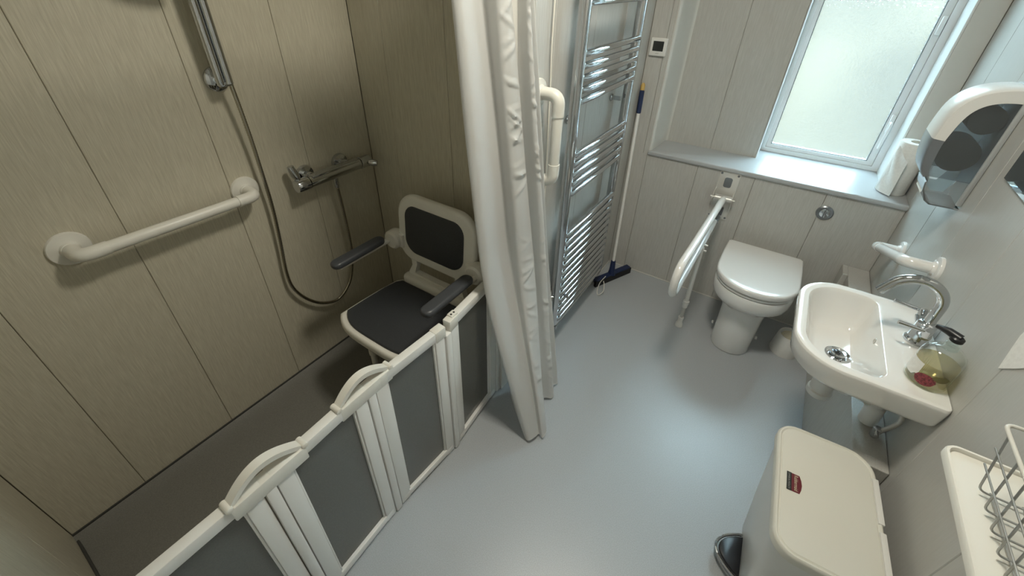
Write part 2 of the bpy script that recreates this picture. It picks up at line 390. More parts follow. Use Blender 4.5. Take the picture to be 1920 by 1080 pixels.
# window handle on the right of the sash
bm = B(); box(bm, (.392, YWIN - .012, .955), (.408, YWIN + .006, 1.035), .004); hd = part('handle_base', bm, 'white_upvc', win)
bm = B(); tube(bm, fillet([(.400, YWIN - .010, 1.000), (.400, YWIN - .034, 1.000), (.397, YWIN - .038, .885)], .014), .0065, 10); part('handle_lever', bm, 'white_upvc', hd)
bm = B(); box(bm, (.392, YWIN - .012, 1.36), (.408, YWIN + .006, 1.43), .004); part('hinge', bm, 'white_upvc', win)
# outside: ground that tints the light, and a wall added to block the horizon
struct('ground_outside', box(B(), (-6, YWIN + .25, -.9), (7, 30, -.85)), 'grass', 'pale gravel outside the window', smooth=False)
struct('wall_outside_blocker', box(B(), (-6, 5.4, -.85), (7, 5.55, 1.75)), 'render_wall', 'cream wall added outside the window to block low sky and tint the pane', smooth=False)

# ------------------------------------------------------------------ ceiling lamp (lights the room)
lamp = thing('ceiling_light', 'round white ceiling light above the middle of the room', 'light', (-.20, .88, ZC))
bm = B(); lathe(bm, [(.155, -.03), (.165, -.026), (.165, 0), (.02, 0)], (-.20, .88, ZC)); part('housing', bm, 'plastic', lamp)
bm = B(); lathe(bm, [(.02, -.052), (.09, -.050), (.13, -.042), (.148, -.030), (.02, -.030)], (-.20, .88, ZC)); part('diffuser', bm, emit('lamp_diffuser', LAMP_COL, 4.0), lamp)
ld = bpy.data.lights.new('ceiling_lamp_light', 'AREA'); ld.shape = 'DISK'; ld.size = .27; ld.energy = LAMP_W; ld.color = LAMP_COL
lo = bpy.data.objects.new('ceiling_lamp_light', ld); COL.objects.link(lo); lo.parent = lamp; lo.location = (0, 0, -.056)
#DETAILS
# ================================================================== SHOWER
def grab_rail(name, label, f0, f1, out, standoff, r=.016, fr=.043, mat='plastic_gloss', ribbed=True):
    """straight grab rail: two wall flanges with cover rings, two elbows, a grip tube; out = unit vector away from the wall"""
    f0, f1, out = Vector(f0), Vector(f1), Vector(out)
    t = thing(name, label, 'grab rail', (f0 + f1) / 2)
    d = (f1 - f0).normalized()
    ax = 'x' if out.x > .5 else ('-x' if out.x < -.5 else '-y')
    for f, s in ((f0, 1), (f1, -1)):
        bm = B(); lathe(bm, [(fr, 0), (fr, .006), (fr * .96, .009), (fr * .6, .011), (r * 1.35, .013), (r * 1.2, .020), (r * .8, .022)], f, ax, 32)
        part('flange', bm, mat, t)
        bm = B(); tube(bm, fillet([f + out * .008, f + out * standoff, f + out * standoff + d * s * .062], .045, 8), r * 1.12, 18); part('elbow', bm, mat, t)
    a, b = f0 + out * standoff + d * .060, f1 + out * standoff - d * .060
    bm = B()
    # finely fluted grip
    n = 40; up = out; bi = d.cross(up)
    rings = []
    for p, k in ((a, .97), (a + d * .004, 1), (b - d * .004, 1), (b, .97)):
        rings.append([p + up * (math.cos(2 * PI * i / n) * r * k * (1 if not ribbed or i % 2 else .965)) + bi * (math.sin(2 * PI * i / n) * r * k * (1 if not ribbed or i % 2 else .965)) for i in range(n)])
    loft(bm, rings); part('grip', bm, mat, t, angle=50)
    return t
grab_rail('grab_rail', 'horizontal white grab rail on the beige shower wall', (XW, .129, .912), (XW, .592, .905), (1, 0, 0), .075, r=.0165, fr=.046, mat='cream')
grab_rail('grab_rail', 'vertical white grab rail between the shower curtain and the towel radiator', (XM, 1.176, 1.235), (XM, 1.176, .955), (1, 0, 0), .075, r=.0175, fr=.042, mat='cream')
grab_rail('grab_rail', 'sloping white grab rail on the wall above the basin', (XE, 1.993, .660), (XE, 1.615, .800), (-1, 0, 0), .080, r=.0165, fr=.040)

# riser rail
t = thing('shower_riser_rail', 'chrome shower riser rail on the beige wall above the hose', 'shower rail', (XW, .615, 1.259))
for z in (1.259, 1.93):
    bm = B(); lathe(bm, [(.036, 0), (.036, .006), (.032, .011), (.020, .014), (.012, .018), (.011, .05), (.004, .052)], (XW, .622, z), 'x', 32); part('flange', bm, 'chrome', t)
bm = B(); tube(bm, fillet([(XW + .055, .608, 1.252), (XW + .058, .606, 1.268), (XW + .058, .606, 1.95)], .01), .0112, 18); part('rail_tube', bm, 'chrome', t)
bm = B(); tube(bm, [(XW + .060, .6285, 1.252), (XW + .060, .6285, 1.95)], .0115, 18); part('rail_tube', bm, 'chrome', t)
bm = B(); box(bm, (XW + .046, .599, 1.246), (XW + .066, .638, 1.260), .004); part('end_bracket', bm, 'chrome', t)
t = thing('hand_shower', 'chrome hand shower hooked on the riser rail', 'hand shower', (XW + .10, .58, 1.60))
bm = B(); tube(bm, [(XW + .075, .640, 1.59), (XW + .095, .600, 1.59), (XW + .120, .556, 1.572)], [.010, .012, .016], 16); part('handle', bm, 'chrome', t)
bm = B(); tube(bm, [(XW + .105, .552, 1.585), (XW + .118, .545, 1.565), (XW + .130, .540, 1.547), (XW + .132, .539, 1.543)], [.02, .050, .055, .05], 26); part('spray_plate', bm, 'chrome', t)
bm = B(); box(bm, (XW + .073, .600, 1.570), (XW + .088, .65, 1.610), .006); part('slider', bm, 'chrome', t)

# bar mixer
t = thing('bar_shower_mixer', 'chrome thermostatic bar mixer on the beige shower wall', 'shower mixer', (XW, .905, .886))
XM0 = XW + .062
bm = B(); lathe(bm, [(.0225, -.115), (.0225, .115)], (XM0, .905, .876), 'y', 28); part('bar_body', bm, 'chrome', t)
bm = B(); box(bm, (XM0 - .018, .80, .890), (XM0 + .018, 1.01, .9005), .003); part('flat_top', bm, 'chrome', t)
for s in (-1, 1):
    bm = B(); lathe(bm, [(.0205, 0), (.0245, .002), (.0245, .045), (.0225, .050), (.004, .051)] if s > 0 else [(.004, -.051), (.0225, -.050), (.0245, -.045), (.0245, -.002), (.0205, 0)], (XM0, .905 + s * .117, .876), 'y', 28); k = part('control_knob', bm, 'chrome', t)
    bm = B()
    y = .905 + s * .150
    if s < 0: pts = [(XM0 - .004, y, .892), (XM0 - .010, y - .006, .918), (XM0 - .014, y - .012, .950)]
    else: pts = [(XM0 + .015, y, .876), (XM0 + .030, y + .012, .872), (XM0 + .045, y + .022, .870)]
    tube(bm, pts, [.009, .015, .012], 16, flat=1.0); part('lever', bm, 'chrome', k)
    bm = B(); lathe(bm, [(.035, 0), (.035, .006), (.032, .014), (.022, .017), (.017, .019), (.017, .050), (.012, .052)], (XW, .8935 + s * .0785, .886), 'x', 30); part('wall_union', bm, 'chrome', t)
bm = B(); lathe(bm, [(.006, -.052), (.009, -.048), (.010, -.020), (.011, -.008), (.009, 0)], (XM0 - .006, .905, .862), 'z', 18); part('hose_outlet', bm, 'chrome', t)
# hose
HP = [(-1.412, .632, 1.50), (-1.412, .634, 1.38), (-1.416, .634, 1.261), (-1.421, .639, 1.197), (-1.426, .645, 1.078), (-1.431, .647, .965), (-1.435, .647, .832), (-1.438, .637, .690), (-1.440, .623, .548), (-1.441, .629, .464), (-1.441, .667, .382), (-1.440, .727, .317), (-1.438, .802, .290), (-1.435, .870, .340), (-1.431, .899, .415), (-1.426, .914, .524), (-1.421, .912, .687), (-1.415, .905, .812)]
pp = catmull(HP, 30)
bm = B(); tube(bm, pp, [.0068 if i % 2 else .0056 for i in range(len(pp))], 10)
o = finish('shower_hose', bm, simple('ribbed_steel_hose', (.46, .43, .36), .22, metal=1), angle=80); tag(o, 'ribbed chrome shower hose looping from the bar mixer up to the riser rail', 'hose')

# ------------------------------------------------------------------ shower chair
CX, CB = -.966, .958
t = thing('shower_chair', 'white shower chair with charcoal pads in the corner of the shower', 'chair', (CX, .80, 0))
def seat_outline(g, front=.0):
    out = []
    hw, y0, y1 = .218 - g, .601 + g, .945 - g
    pts = []
    for k in range(25):                       # front edge bowed, rounded corners
        u = -1 + 2 * k / 24; x = hw * (abs(u) ** .9) * (1 if u > 0 else -1); pts.append((CX + x, y0 + .050 * abs(u) ** 3.6))
    for p in ((hw * .985, .75), (hw * .95, .85), (hw * .90, y1 - .02), (hw * .82, y1)): pts.append((CX + p[0], p[1]))
    for k in range(1, 6): pts.append((CX + hw * .82 * (1 - 2 * k / 6), y1))
    for p in ((hw * .82, y1), (hw * .90, y1 - .02), (hw * .95, .85), (hw * .985, .75)): pts.append((CX - p[0], p[1]))
    return pts
bm = B(); slab(bm, seat_outline(0), .412, .450, .016, 5); fr = part('seat_frame', bm, 'cream', t)
bm = B(); slab(bm, seat_outline(.020), .446, .460, .007, 3); part('seat_pad', bm, 'dark_pad', t)
# backrest: rounded frame, leaning slightly back
lean = lambda z: CB + (z - .60) * .10
bk = lambda p, h: Vector((p[0], lean(p[1]) + h, p[1]))
bm = B(); slab(bm, rrect(CX - .194, CX + .190, .556, .836, [.075, .085, .085, .075], 8), 0, .034, .013, 4, bk); back = part('backrest', bm, 'cream', t)
bm = B(); slab(bm, rrect(CX - .150, CX + .142, .598, .798, [.060, .050, .050, .060], 8), -.006, .012, .006, 3, bk); part('back_pad', bm, 'dark_pad', t)
bm = B(); o2 = [(CX + x, z) for x, z in [(.160, .45), (.142, .50), (.124, .535), (.140, .60), (.0, .60), (-.140, .60), (-.124, .535), (-.142, .50), (-.160, .45), (0, .45)]]
i2 = [(CX + x, z) for x, z in [(.110, .500), (.106, .52), (.098, .545), (.104, .578), (0, .578), (-.104, .578), (-.098, .545), (-.106, .52), (-.110, .500), (0, .497)]]
frame_ring(bm, o2, i2, .004, .030, bk); part('back_support', bm, 'cream', t)
bm = B(); slab(bm, rrect(CX - .165, CX + .165, .925, .985, [.02, .03, .03, .02], 5), .425, .488, .014, 3); part('rear_shelf', bm, 'cream', t)
for s in (-1, 1):
    bm = B(); lathe(bm, [(.020, -.032), (.032, -.031), (.039, -.024), (.040, -.010), (.040, .010), (.036, .018), (.020, .020)], (CX + s * .208, lean(.635), .632), 'y', 26)
    box(bm, (CX + min(s * .16, s * .21), lean(.635) - .012, .600), (CX + max(s * .16, s * .21), lean(.635) + .018, .662), .008); part('arm_pivot', bm, 'cream', t)
    xa = CX + s * .220
    bm = B(); tube(bm, [(xa, .945, .630), (xa, .70, .632)], .011, 12); ar = part('arm_bar', bm, 'cream', t)
    bm = B(); slab(bm, rrect(xa - .024, xa + .024, .668, .905, .022, 6), .638, .664, .010, 4); part('arm_pad', bm, simple('arm_pad_grey', (.055, .060, .068), .35), ar)
    for y, zt in ((.680, .415), (.910, .43)):
        xl = CX + s * (.105 if y < .8 else .150)
        bm = B(); tube(bm, [(xl, y, zt), (xl, y, .30), (xl, y, .298), (xl, y, .27), (xl, y, .268), (xl, y, .02)], [.0125, .0125, .016, .016, .0125, .0125], 14); lg = part('leg', bm, 'cream', t)
        bm = B(); lathe(bm, [(.020, 0), (.020, .012), (.015, .03), (.010, .031)], (xl, y, 0), 'z', 18); part('leg_foot', bm, 'plastic', lg)

# ------------------------------------------------------------------ half-height folding screen
t = thing('folding_shower_screen', 'white framed half-height folding shower screen with smooth grey panes', 'shower screen', (-.69, .40, 0))
ZT = .640
joints = [(-.690, -.172), (-.684, .114), (-.694, .400), (-.676, .687), (-.700, .985)]
def leaf(a, b, i):
    a, b = Vector((*a, 0)), Vector((*b, 0)); d = (b - a); Lg = d.length; d.normalize(); nx = Vector((d.y, -d.x, 0))   # nx points to the room
    def mp(s, n, z): return a + d * s + nx * n + Vector((0, 0, z))
    def bar(s0, s1, n0, n1, z0, z1, bev=.003):
        bm = box(B(), (s0, n0, z0), (s1, n1, z1), bev)
        for v in bm.verts: v.co = mp(v.co.x, v.co.y, v.co.z)
        return bm
    e = .015
    pn = part('screen_pane', bar(e + .03, Lg - e - .03, -.002, .002, .035, ZT - .020, 0), 'pane', t, smooth=False)
    part('top_rail', bar(e + .006, Lg - e - .006, -.013, .013, ZT - .034, ZT), 'plastic', pn)
    part('bottom_rail', bar(e + .006, Lg - e - .006, -.012, .014, .012, .042), 'plastic', pn)
    part('wiper_seal', bar(e + .006, Lg - e - .006, -.003, .003, .001, .014, .001), 'grey_plastic', pn)
    for s0 in (e, Lg - e - .038):
        part('stile', bar(s0, s0 + .038, -.010, .0135, .006, ZT - .030, .003), 'plastic', pn)
        s1 = s0 + .038 if s0 < Lg / 2 else s0 - .006
        part('glazing_bead', bar(s1, s1 + .006, -.008, .009, .030, ZT - .032, .002), 'plastic', pn)
    for s0 in (e - .006, Lg - e - .036):
        part('corner_cap', bar(s0, s0 + .042, -.0145, .0145, ZT - .040, ZT + .002, .003), 'cream', pn)
    return pn
for i in range(4): leaf(joints[i], joints[i + 1], i)
for (x, y) in joints[1:4]:
    bm = box(B(), (x - .010, y - .0125, .002), (x + .0175, y + .0125, ZT - .036), .005); part('hinge_strip', bm, 'plastic', t)
x, y = joints[4]
bm = box(B(), (x - .016, y - .004, .0), (x + .018, y + .020, ZT), .003); box(bm, (x - .010, y - .012, .004), (x + .012, y - .003, ZT - .03), .002); part('wall_channel', bm, 'plastic', t)
x, y = joints[0]
bm = box(B(), (x - .016, YS + .001, .0), (x + .018, y + .004, ZT), .003); part('wall_channel', bm, 'plastic', t)
# arched handles that latch neighbouring leaves
for (x, y), (dy) in ((joints[1], .010), (joints[2], -.010)):
    y += dy; hw = .083
    bm = B()
    K = 28
    top = [(y - hw + 2 * hw * k / K, ZT + .003 + .046 * math.sin(PI * (k / K) ** .92)) for k in range(K + 1)]
    inn = [(p[0], max(ZT + .0005, p[1] - .0145)) for p in top]
    for xa, xb, in ((x - .011, x + .011),):
        # arch band
        rings = []
        for (yt, zt), (yi, zi) in zip(top, inn):
            rings.append([V(xa, yt, zt), V(xb, yt, zt), V(xb, yi, zi), V(xa, yi, zi)])
        loft(bm, rings)
    box(bm, (x - .013, y - hw, ZT - .040), (x + .0165, y + hw, ZT + .0015), .003)
    h = part('latch_handle', bm, 'cream', t, angle=30)
    for s in (-1, 1):
        bm = B(); lathe(bm, [(.004, -.0155), (.0075, -.014), (.0075, .014), (.004, .0155)], (x + .002, y + s * hw, ZT + .003), 'x', 14); part('latch_knob', bm, 'cream', h)
x, y = joints[3]
bm = box(B(), (x - .016, y + .030, ZT - .002), (x + .006, y + .058, ZT + .007), .002); k = part('clip', bm, 'cream', t)
for s in (.037, .050):
    bm = B(); lathe(bm, [(.0035, 0), (.0035, .0012)], (x - .004, y + s, ZT + .0066), 'z', 12); part('clip_hole', bm, 'black', k)

# ------------------------------------------------------------------ curtain and its rail
t = thing('shower_curtain', 'white fabric shower curtain gathered beside the towel radiator', 'curtain', (-.60, .98, 0))
# fold lines: (x, y) at rail height, at the top of the screen and at the hem
FOLD = [((-.735, 1.02), (-.652, 1.03), (-.635, 1.030)), ((-.752, .92), (-.668, .94), (-.615, .985)),
        ((-.744, .838), (-.660, .866), (-.492, .880)), ((-.722, .846), (-.640, .878), (-.456, .856)), ((-.730, .895), (-.640, .940), (-.434, .856)), ((-.742, .940), (-.646, .988), (-.424, .880)),
        ((-.742, .962), (-.645, 1.014), (-.424, .902)), ((-.708, .952), (-.606, 1.006), (-.408, .896)), ((-.697, .966), (-.592, 1.026), (-.402, .912)), ((-.696, .990), (-.590, 1.062), (-.408, .938)), ((-.706, 1.004), (-.598, 1.088), (-.436, .968)), ((-.742, 1.012), (-.634, 1.100), (-.486, .990)),
        ((-.722, 1.034), (-.614, 1.096), (-.506, 1.030)), ((-.702, 1.036), (-.596, 1.098), (-.490, 1.058)), ((-.674, 1.028), (-.568, 1.098), (-.466, 1.078)), ((-.670, 1.038), (-.562, 1.114), (-.462, 1.100)), ((-.702, 1.052), (-.594, 1.128), (-.496, 1.115)),
        ((-.704, 1.072), (-.594, 1.138), (-.488, 1.140)), ((-.678, 1.080), (-.566, 1.146), (-.484, 1.170)), ((-.704, 1.098), (-.600, 1.160), (-.54, 1.182))]
ZTOP, ZMID, ZHEM = 1.77, .655, .012
def curtain_mesh():
    bm = B(); NZ = 240
    T_, M_, B_ = [catmull([V(*f[k], 0) for f in FOLD], 8) for k in range(3)]
    n = len(T_); grid = []
    def at(i, z):
        acc = V(0, 0, 0)
        for q in (-.14, -.07, 0, .07, .14):
            zz = z + q * min(1, max(.15, z / .4))
            if zz > ZMID: acc += M_[i].lerp(T_[i], (zz - ZMID) / (ZTOP - ZMID))
            else: acc += B_[i].lerp(M_[i], (zz - ZHEM) / (ZMID - ZHEM))
        return acc / 5
    creases = [(random.uniform(.05, 1.75), random.uniform(-.9, .9), random.uniform(.5, 1.4)) for _ in range(46)]
    for j in range(NZ + 1):
        z = ZTOP + (ZHEM - ZTOP) * j / NZ
        row = []
        for i in range(n):
            u = i / (n - 1); p = at(i, z)
            # pinched crumples across the two pleats
            pleat = math.exp(-((u - .445) / .055) ** 4) + .7 * math.exp(-((u - .765) / .04) ** 4)
            cr = 0
            if pleat > .02:
                for zc, sl, am in creases:
                    d = (z - zc - sl * (u - .45) * .5) / .010
                    if abs(d) < 3: cr += am * .0036 * math.exp(-d * d) * math.cos(d * 1.6)
                cr *= pleat
            soft = .0025 * math.sin(7 * u * PI + z * 3.1) + .0015 * math.sin(19 * u + z * 7.7)
            zz = z + (.006 * math.sin(u * 31) + .006 if j == NZ else 0)
            row.append(bm.verts.new((p.x + soft + cr, p.y - .6 * cr, max(.004, zz))))
        grid.append(row)
    for a, b in zip(grid[:-1], grid[1:]):
        for i in range(n - 1): bm.faces.new((a[i], a[i + 1], b[i + 1], b[i]))
    return bm
part('curtain_cloth', curtain_mesh(), 'fabric', t, angle=70)
for k in range(8):
    y = .83 + k * .045
    bm = B(); tube(bm, [V(-.73 + .022 * math.cos(a * PI / 6), y, 1.792 + .022 * math.sin(a * PI / 6)) for a in range(12)], .003, 8, closed=True); part('curtain_ring', bm, 'plastic', t)
bm = B(); tube(bm, [(-.73, YS, 1.802), (-.73, YA, 1.802)], .011, 14)
tag(finish('curtain_rail', bm, 'plastic'), 'white shower curtain rail above the screen', 'curtain rail')

# pull cord
bm = B(); tube(bm, catmull([(XM + .012, 1.245, ZC - .02), (XM + .010, 1.228, 1.48), (XM + .008, 1.240, 1.24), (XM + .007, 1.256, .94), (XM + .007, 1.258, .80)], 8), .0022, 8)
o = thing('pull_cord', 'thin white pull cord hanging behind the vertical grab rail', 'cord', (XM + .01, 1.25, ZC - .03))
part('cord', bm, 'cord', o)
bm = B(); lathe(bm, [(.03, -.025), (.034, -.02), (.034, .03)], (XM + .036, 1.245, ZC - .03)); part('ceiling_switch', bm, 'plastic', o)
bm = B(); lathe(bm, [(.003, .03), (.007, .022), (.009, 0), (.005, -.004)], (XM + .007, 1.258, .77)); part('cord_pull', bm, 'plastic', o)

# ------------------------------------------------------------------ towel radiator
t = thing('towel_radiator', 'tall chrome ladder towel radiator on the wall by the corner', 'radiator', (XM + .05, 1.61, .16))
RY0, RY1, RX = 1.345, 1.872, XM + .052
RZT = 1.72
for y in (RY0, RY1):
    bm = B(); slab(bm, [(RX + .0195 * math.cos(2 * PI * k / 20), y + .0225 * math.sin(2 * PI * k / 20)) for k in range(20)], .160, RZT, .004, 3); part('upright', bm, 'chrome', t)
bars = [1.645, 1.60, 1.475, 1.332, 1.294, 1.256, 1.218, 1.180, .990, .951, .912, .872, .833] + [.641 - .0388 * k for k in range(13)]
bar0 = None
for z in bars:
    if bar0 is None:
        bm = B(); tube(bm, [(RX + .004, RY0 + .006, z), (RX + .012, RY0 + .020, z), (RX + .012, RY1 - .020, z), (RX + .004, RY1 - .006, z)], .0122, 16)
        bar0 = part('rung', bm, 'chrome', t); z0 = z
    else:
        c = bar0.copy(); COL.objects.link(c); c.parent = t; c.location = (0, 0, z - z0)
for y in (RY0 + .055, RY1 - .055):
    for z in (.31, 1.10, 1.54):
        bm = B(); lathe(bm, [(.016, 0), (.016, .006), (.009, .008), (.009, .044), (.004, .045)], (XM + .001, y, z), 'x', 16); part('wall_bracket', bm, 'chrome', t)
for y in (RY0,):
    bm = B(); lathe(bm, [(.010, -.03), (.014, -.026), (.014, 0), (.008, .004)], (RX, y, .160)); lathe(bm, [(.009, 0), (.009, .02), (.006, .021)], (RX, y, .145), 'x', 16); part('valve', bm, 'chrome', t)
bm = B(); tube(bm, [(XM + .010, RY0 - .045, .335), (RX, RY0 - .020, .335)], .006, 10); part('valve', bm, 'chrome', t)
bm = B(); lathe(bm, [(.009, 0), (.009, .018), (.005, .020)], (RX + .016, RY0 + .06, .30), 'x', 16); part('bleed_valve', bm, 'chrome', t)

# ------------------------------------------------------------------ floor squeegee leaning in the corner
t = thing('floor_squeegee', 'navy floor squeegee with a white pole leaning in the corner', 'squeegee', (-.585, 2.05, 0))
a, b = V(-.640, 1.918, .0), V(-.522, 2.180, .0); d = (b - a).normalized(); nn = V(d.y, -d.x, 0)
def sq(s0, s1, n0, n1, z0, z1, bev=.003):
    bm = box(B(), (s0, n0, z0), (s1, n1, z1), bev); Lg = (b - a).length
    for v in bm.verts: v.co = a + d * v.co.x * Lg + nn * v.co.y + V(0, 0, v.co.z)
    return bm
hb = part('blade_holder', sq(.03, .97, -.020, .012, .018, .050, .004), 'navy', t)
part('rubber_blade', sq(0, 1, .006, .014, .001, .040, .001), 'rubber', hb)
part('rubber_blade', sq(0, 1, -.002, .004, .001, .034, .001), 'rubber', hb)
pb, pt = V(-.588, 2.045, .035), V(-.652, 2.196, 1.10)
bm = B(); tube(bm, [pb, pb.lerp(pt, .03), pb.lerp(pt, .085)], [.024, .017, .0135], 14); part('socket', bm, 'navy', t)
bm = B(); tube(bm, [pb.lerp(pt, .07), pb.lerp(pt, .97)], .0085, 12); part('pole', bm, 'plastic', t)
bm = B(); tube(bm, [pb.lerp(pt, .865), pb.lerp(pt, .868), pb.lerp(pt, .965), pb.lerp(pt, .968)], [.009, .012, .012, .009], 12); part('grip', bm, 'navy', t)
bm = B(); tube(bm, [pb.lerp(pt, .968), pb.lerp(pt, .99), pb.lerp(pt, 1.0)], [.0105, .0105, .005], 12); part('end_cap', bm, 'yellow', t)
bm = B(); tube(bm, catmull([(-.575, 1.90, .115), (-.600, 1.895, .06), (-.603, 1.88, .008), (-.585, 1.855, .004), (-.565, 1.87, .03), (-.572, 1.89, .06), (-.585, 1.91, .07)], 6), .0022, 6)
tag(finish('string_loop', bm, 'cord'), 'small loop of white string beside the squeegee blade', 'string')

# thermostat
t = thing('thermostat', 'small white thermostat with a dark screen on the wall strip', 'thermostat', (-.616, YN, 1.264))
yf = lambda p, h: Vector((p[0], YN - h, p[1]))
bm = B(); slab(bm, rrect(-.655, -.578, 1.225, 1.303, .004), 0, .016, .004, 3, yf); bd = part('casing', bm, 'plastic', t)
bm = B(); slab(bm, rrect(-.642, -.592, 1.246, 1.289, .002), .014, .0168, .0008, 1, yf); part('screen', bm, 'screen', t)
bm = B(); slab(bm, rrect(-.625, -.609, 1.2345, 1.2385, .001), .014, .0166, .0005, 1, yf); part('button', bm, 'chrome_dull', t)

# ================================================================== TOILET END
TX = .111
t = thing('toilet', 'white back-to-wall toilet with its lid closed', 'toilet', (TX, 2.0, 0))
def dring(hw, yf_, yb, z, n=26, cx=TX, pw=2.15):
    """D-shaped outline: straight back, straight sides, rounded front"""
    out = []; ym = yf_ + hw * 1.02
    for k in range(n + 1):
        a = PI + PI * k / n; c, s = math.cos(a), math.sin(a)
        out.append((cx + hw * abs(c) ** (2 / pw) * (1 if c > 0 else -1), ym - (ym - yf_) * abs(s) ** (2 / pw)))
    out += [(cx + hw, ym + (yb - ym) * .5), (cx + hw * .985, yb - .012), (cx + hw * .93, yb), (cx, yb), (cx - hw * .93, yb), (cx - hw * .985, yb - .012), (cx - hw, ym + (yb - ym) * .5)]
    return [V(p[0], p[1], z) for p in out]
bm = B()
YBK = YN - .003
loft(bm, [dring(.086, 1.812, YBK, 0), dring(.088, 1.806, YBK, .01), dring(.089, 1.803, YBK, .12), dring(.092, 1.801, YBK, .22), dring(.099, 1.796, YBK, .262), dring(.120, 1.780, YBK, .284), dring(.148, 1.756, YBK, .300), dring(.160, 1.746, YBK, .314), dring(.1645, 1.742, YBK, .335), dring(.1655, 1.741, YBK, .372), dring(.162, 1.745, YBK, .380), dring(.15, 1.757, YBK - .008, .382)])
part('pan', bm, 'ceramic', t, angle=30)
def dslab(hw, y0, y1, z0, z1, bev, crown=0):
    bm = B(); R = []
    for k in range(5):
        a = PI / 2 * k / 4; g = bev * (1 - math.sin(a)); R.append(dring(hw - g, y0 + g, y1 - g, z0 + bev * (1 - math.cos(a))))
    for k in range(5):
        a = PI / 2 * k / 4; g = bev * (1 - math.cos(a)); R.append(dring(hw - g, y0 + g, y1 - g, z1 - bev * (1 - math.sin(a))))
    if crown:
        for g, c in ((.03, .4), (.07, .75), (.11, 1)): R.append(dring(max(.02, hw - g), y0 + g, y1 - g, z1 + crown * c))
    return loft(bm, R)
part('seat', dslab(.1655, 1.741, 2.140, .384, .397, .004), 'plastic_gloss', t, angle=30)
part('lid', dslab(.1690, 1.734, 2.152, .400, .430, .009, .002), 'plastic_gloss', t, angle=30)
for s in (-1, 1):
    bm = B(); lathe(bm, [(.014, -.02), (.016, -.016), (.016, .016), (.014, .02)], (TX + s * .08, 2.163, .398), 'x', 16); part('hinge', bm, 'chrome', t)
    bm = B(); lathe(bm, [(.008, 0), (.008, .006), (.004, .008)], (TX + s * .098, 1.93, .06), 'x' if s > 0 else '-x', 12); part('fixing_cap', bm, 'plastic', t)

# flush button
t = thing('flush_button', 'round chrome flush button on the wall above the toilet', 'flush button', (.276, YN, .653))
bm = B(); lathe(bm, [(.034, 0), (.034, .004), (.029, .008), (.0245, .007), (.004, .0068)], (.276, YN, .653), '-y', 32); part('bezel', bm, simple('satin_chrome', (.30, .32, .34), .3, metal=.8), t)
for s in (-1, 1):
    bm = B(); o2 = [(.276 + s * .001, .653 - .020)] + [(.276 + s * (.001 + .019 * math.sin(PI * k / 10)), .653 - .020 * math.cos(PI * k / 10)) for k in range(1, 10)] + [(.276 + s * .001, .653 + .020)]
    slab(bm, o2, .006, .0095, .001, 2, yf); part('push_pad', bm, 'chrome', t)

# toilet brush
t = thing('toilet_brush', 'white toilet brush in a round pot beside the toilet', 'toilet brush', (.345, 1.992, 0))
bm = B(); lathe(bm, [(.062, 0), (.063, .004), (.053, .098), (.049, .108), (.045, .106), (.045, .066), (.01, .064)], (.345, 1.992, 0), 'z', 32); part('pot', bm, 'plastic', t)
bm = B(); lathe(bm, [(.010, .066), (.036, .068), (.042, .080), (.038, .096), (.012, .100)], (.345, 1.992, 0), 'z', 26); part('bristles', bm, 'bristle', t)
bm = B(); tube(bm, [(.350, 1.996, .07), (.372, 2.020, .20), (.392, 2.042, .36), (.394, 2.044, .375)], [.006, .006, .009, .005], 12); part('handle', bm, 'plastic', t)

# ------------------------------------------------------------------ drop-down support rail
t = thing('drop_down_support_rail', 'white drop-down support rail with a leg beside the toilet', 'support rail', (-.14, 2.0, 0))
PXc = -.147
bm = B(); slab(bm, rrect(PXc - .047, PXc + .047, .490, .744, .004, 3), 0, .004, .0015, 2, yf); M['plate'] = simple('satin_steel_plate', (.74, .73, .69), .33, metal=.35); pl = part('wall_plate', bm, 'plate', t)
for s in (-1, 1):
    bm = B(); o2 = [(YN - .003, .74), (YN - .012, .66), (YN - .050, .645), (YN - .062, .615), (YN - .040, .590), (YN - .014, .560), (YN - .003, .50)]
    x = PXc + s * .044
    loft(bm, [[V(x - .0015, p[0], p[1]) for p in o2], [V(x + .0015, p[0], p[1]) for p in o2]]); part('side_cheek', bm, 'plate', pl, smooth=False)
bm = B(); slab(bm, rrect(PXc - .018, PXc + .018, .664, .716, .010, 4), .003, .0052, .001, 1, yf); part('plate_slot', bm, 'grey_plastic', pl)
for sx, z in ((-.038, .734), (.038, .734), (-.038, .502), (.038, .502)):
    bm = B(); lathe(bm, [(.0055, .003), (.0055, .006), (.002, .007)], (PXc + sx, YN, z), '-y', 12); part('screw', bm, 'grey_plastic', pl)
bm = B(); lathe(bm, [(.017, -.038), (.017, .038)], (PXc + .006, YN - .050, .622), 'x', 20); lathe(bm, [(.006, -.056), (.006, .056)], (PXc + .002, YN - .050, .622), 'x', 12); part('pivot', bm, 'chrome_dull', t)
bm = B(); box(bm, (PXc - .026, YN - .030, .520), (PXc + .020, YN - .004, .560), .004); part('stop_block', bm, 'grey_plastic', t)
ax = lambda y: -.141 - (2.16 - y) * .030
arm = fillet([(ax(2.168), 2.168, .622), (ax(1.9), 1.9, .620), (ax(1.430), 1.430, .618), (ax(1.430), 1.430, .470), (ax(1.75), 1.75, .500), (ax(2.12), 2.12, .535)], .072, 10)
bm = B(); tube(bm, arm, .0160, 18); part('arm', bm, 'plastic_gloss', t)
bm = B(); tube(bm, [(ax(2.13), 2.13, .536), (ax(2.08), 2.08, .531)], .018, 16); part('tube_cap', bm, 'grey_plastic', t)
bm = B(); box(bm, (ax(1.88) - .012, 1.855, .455), (ax(1.88) + .012, 1.905, .515), .004); part('leg_bracket', bm, 'plastic', t)
LX, LY = -.134, 1.873
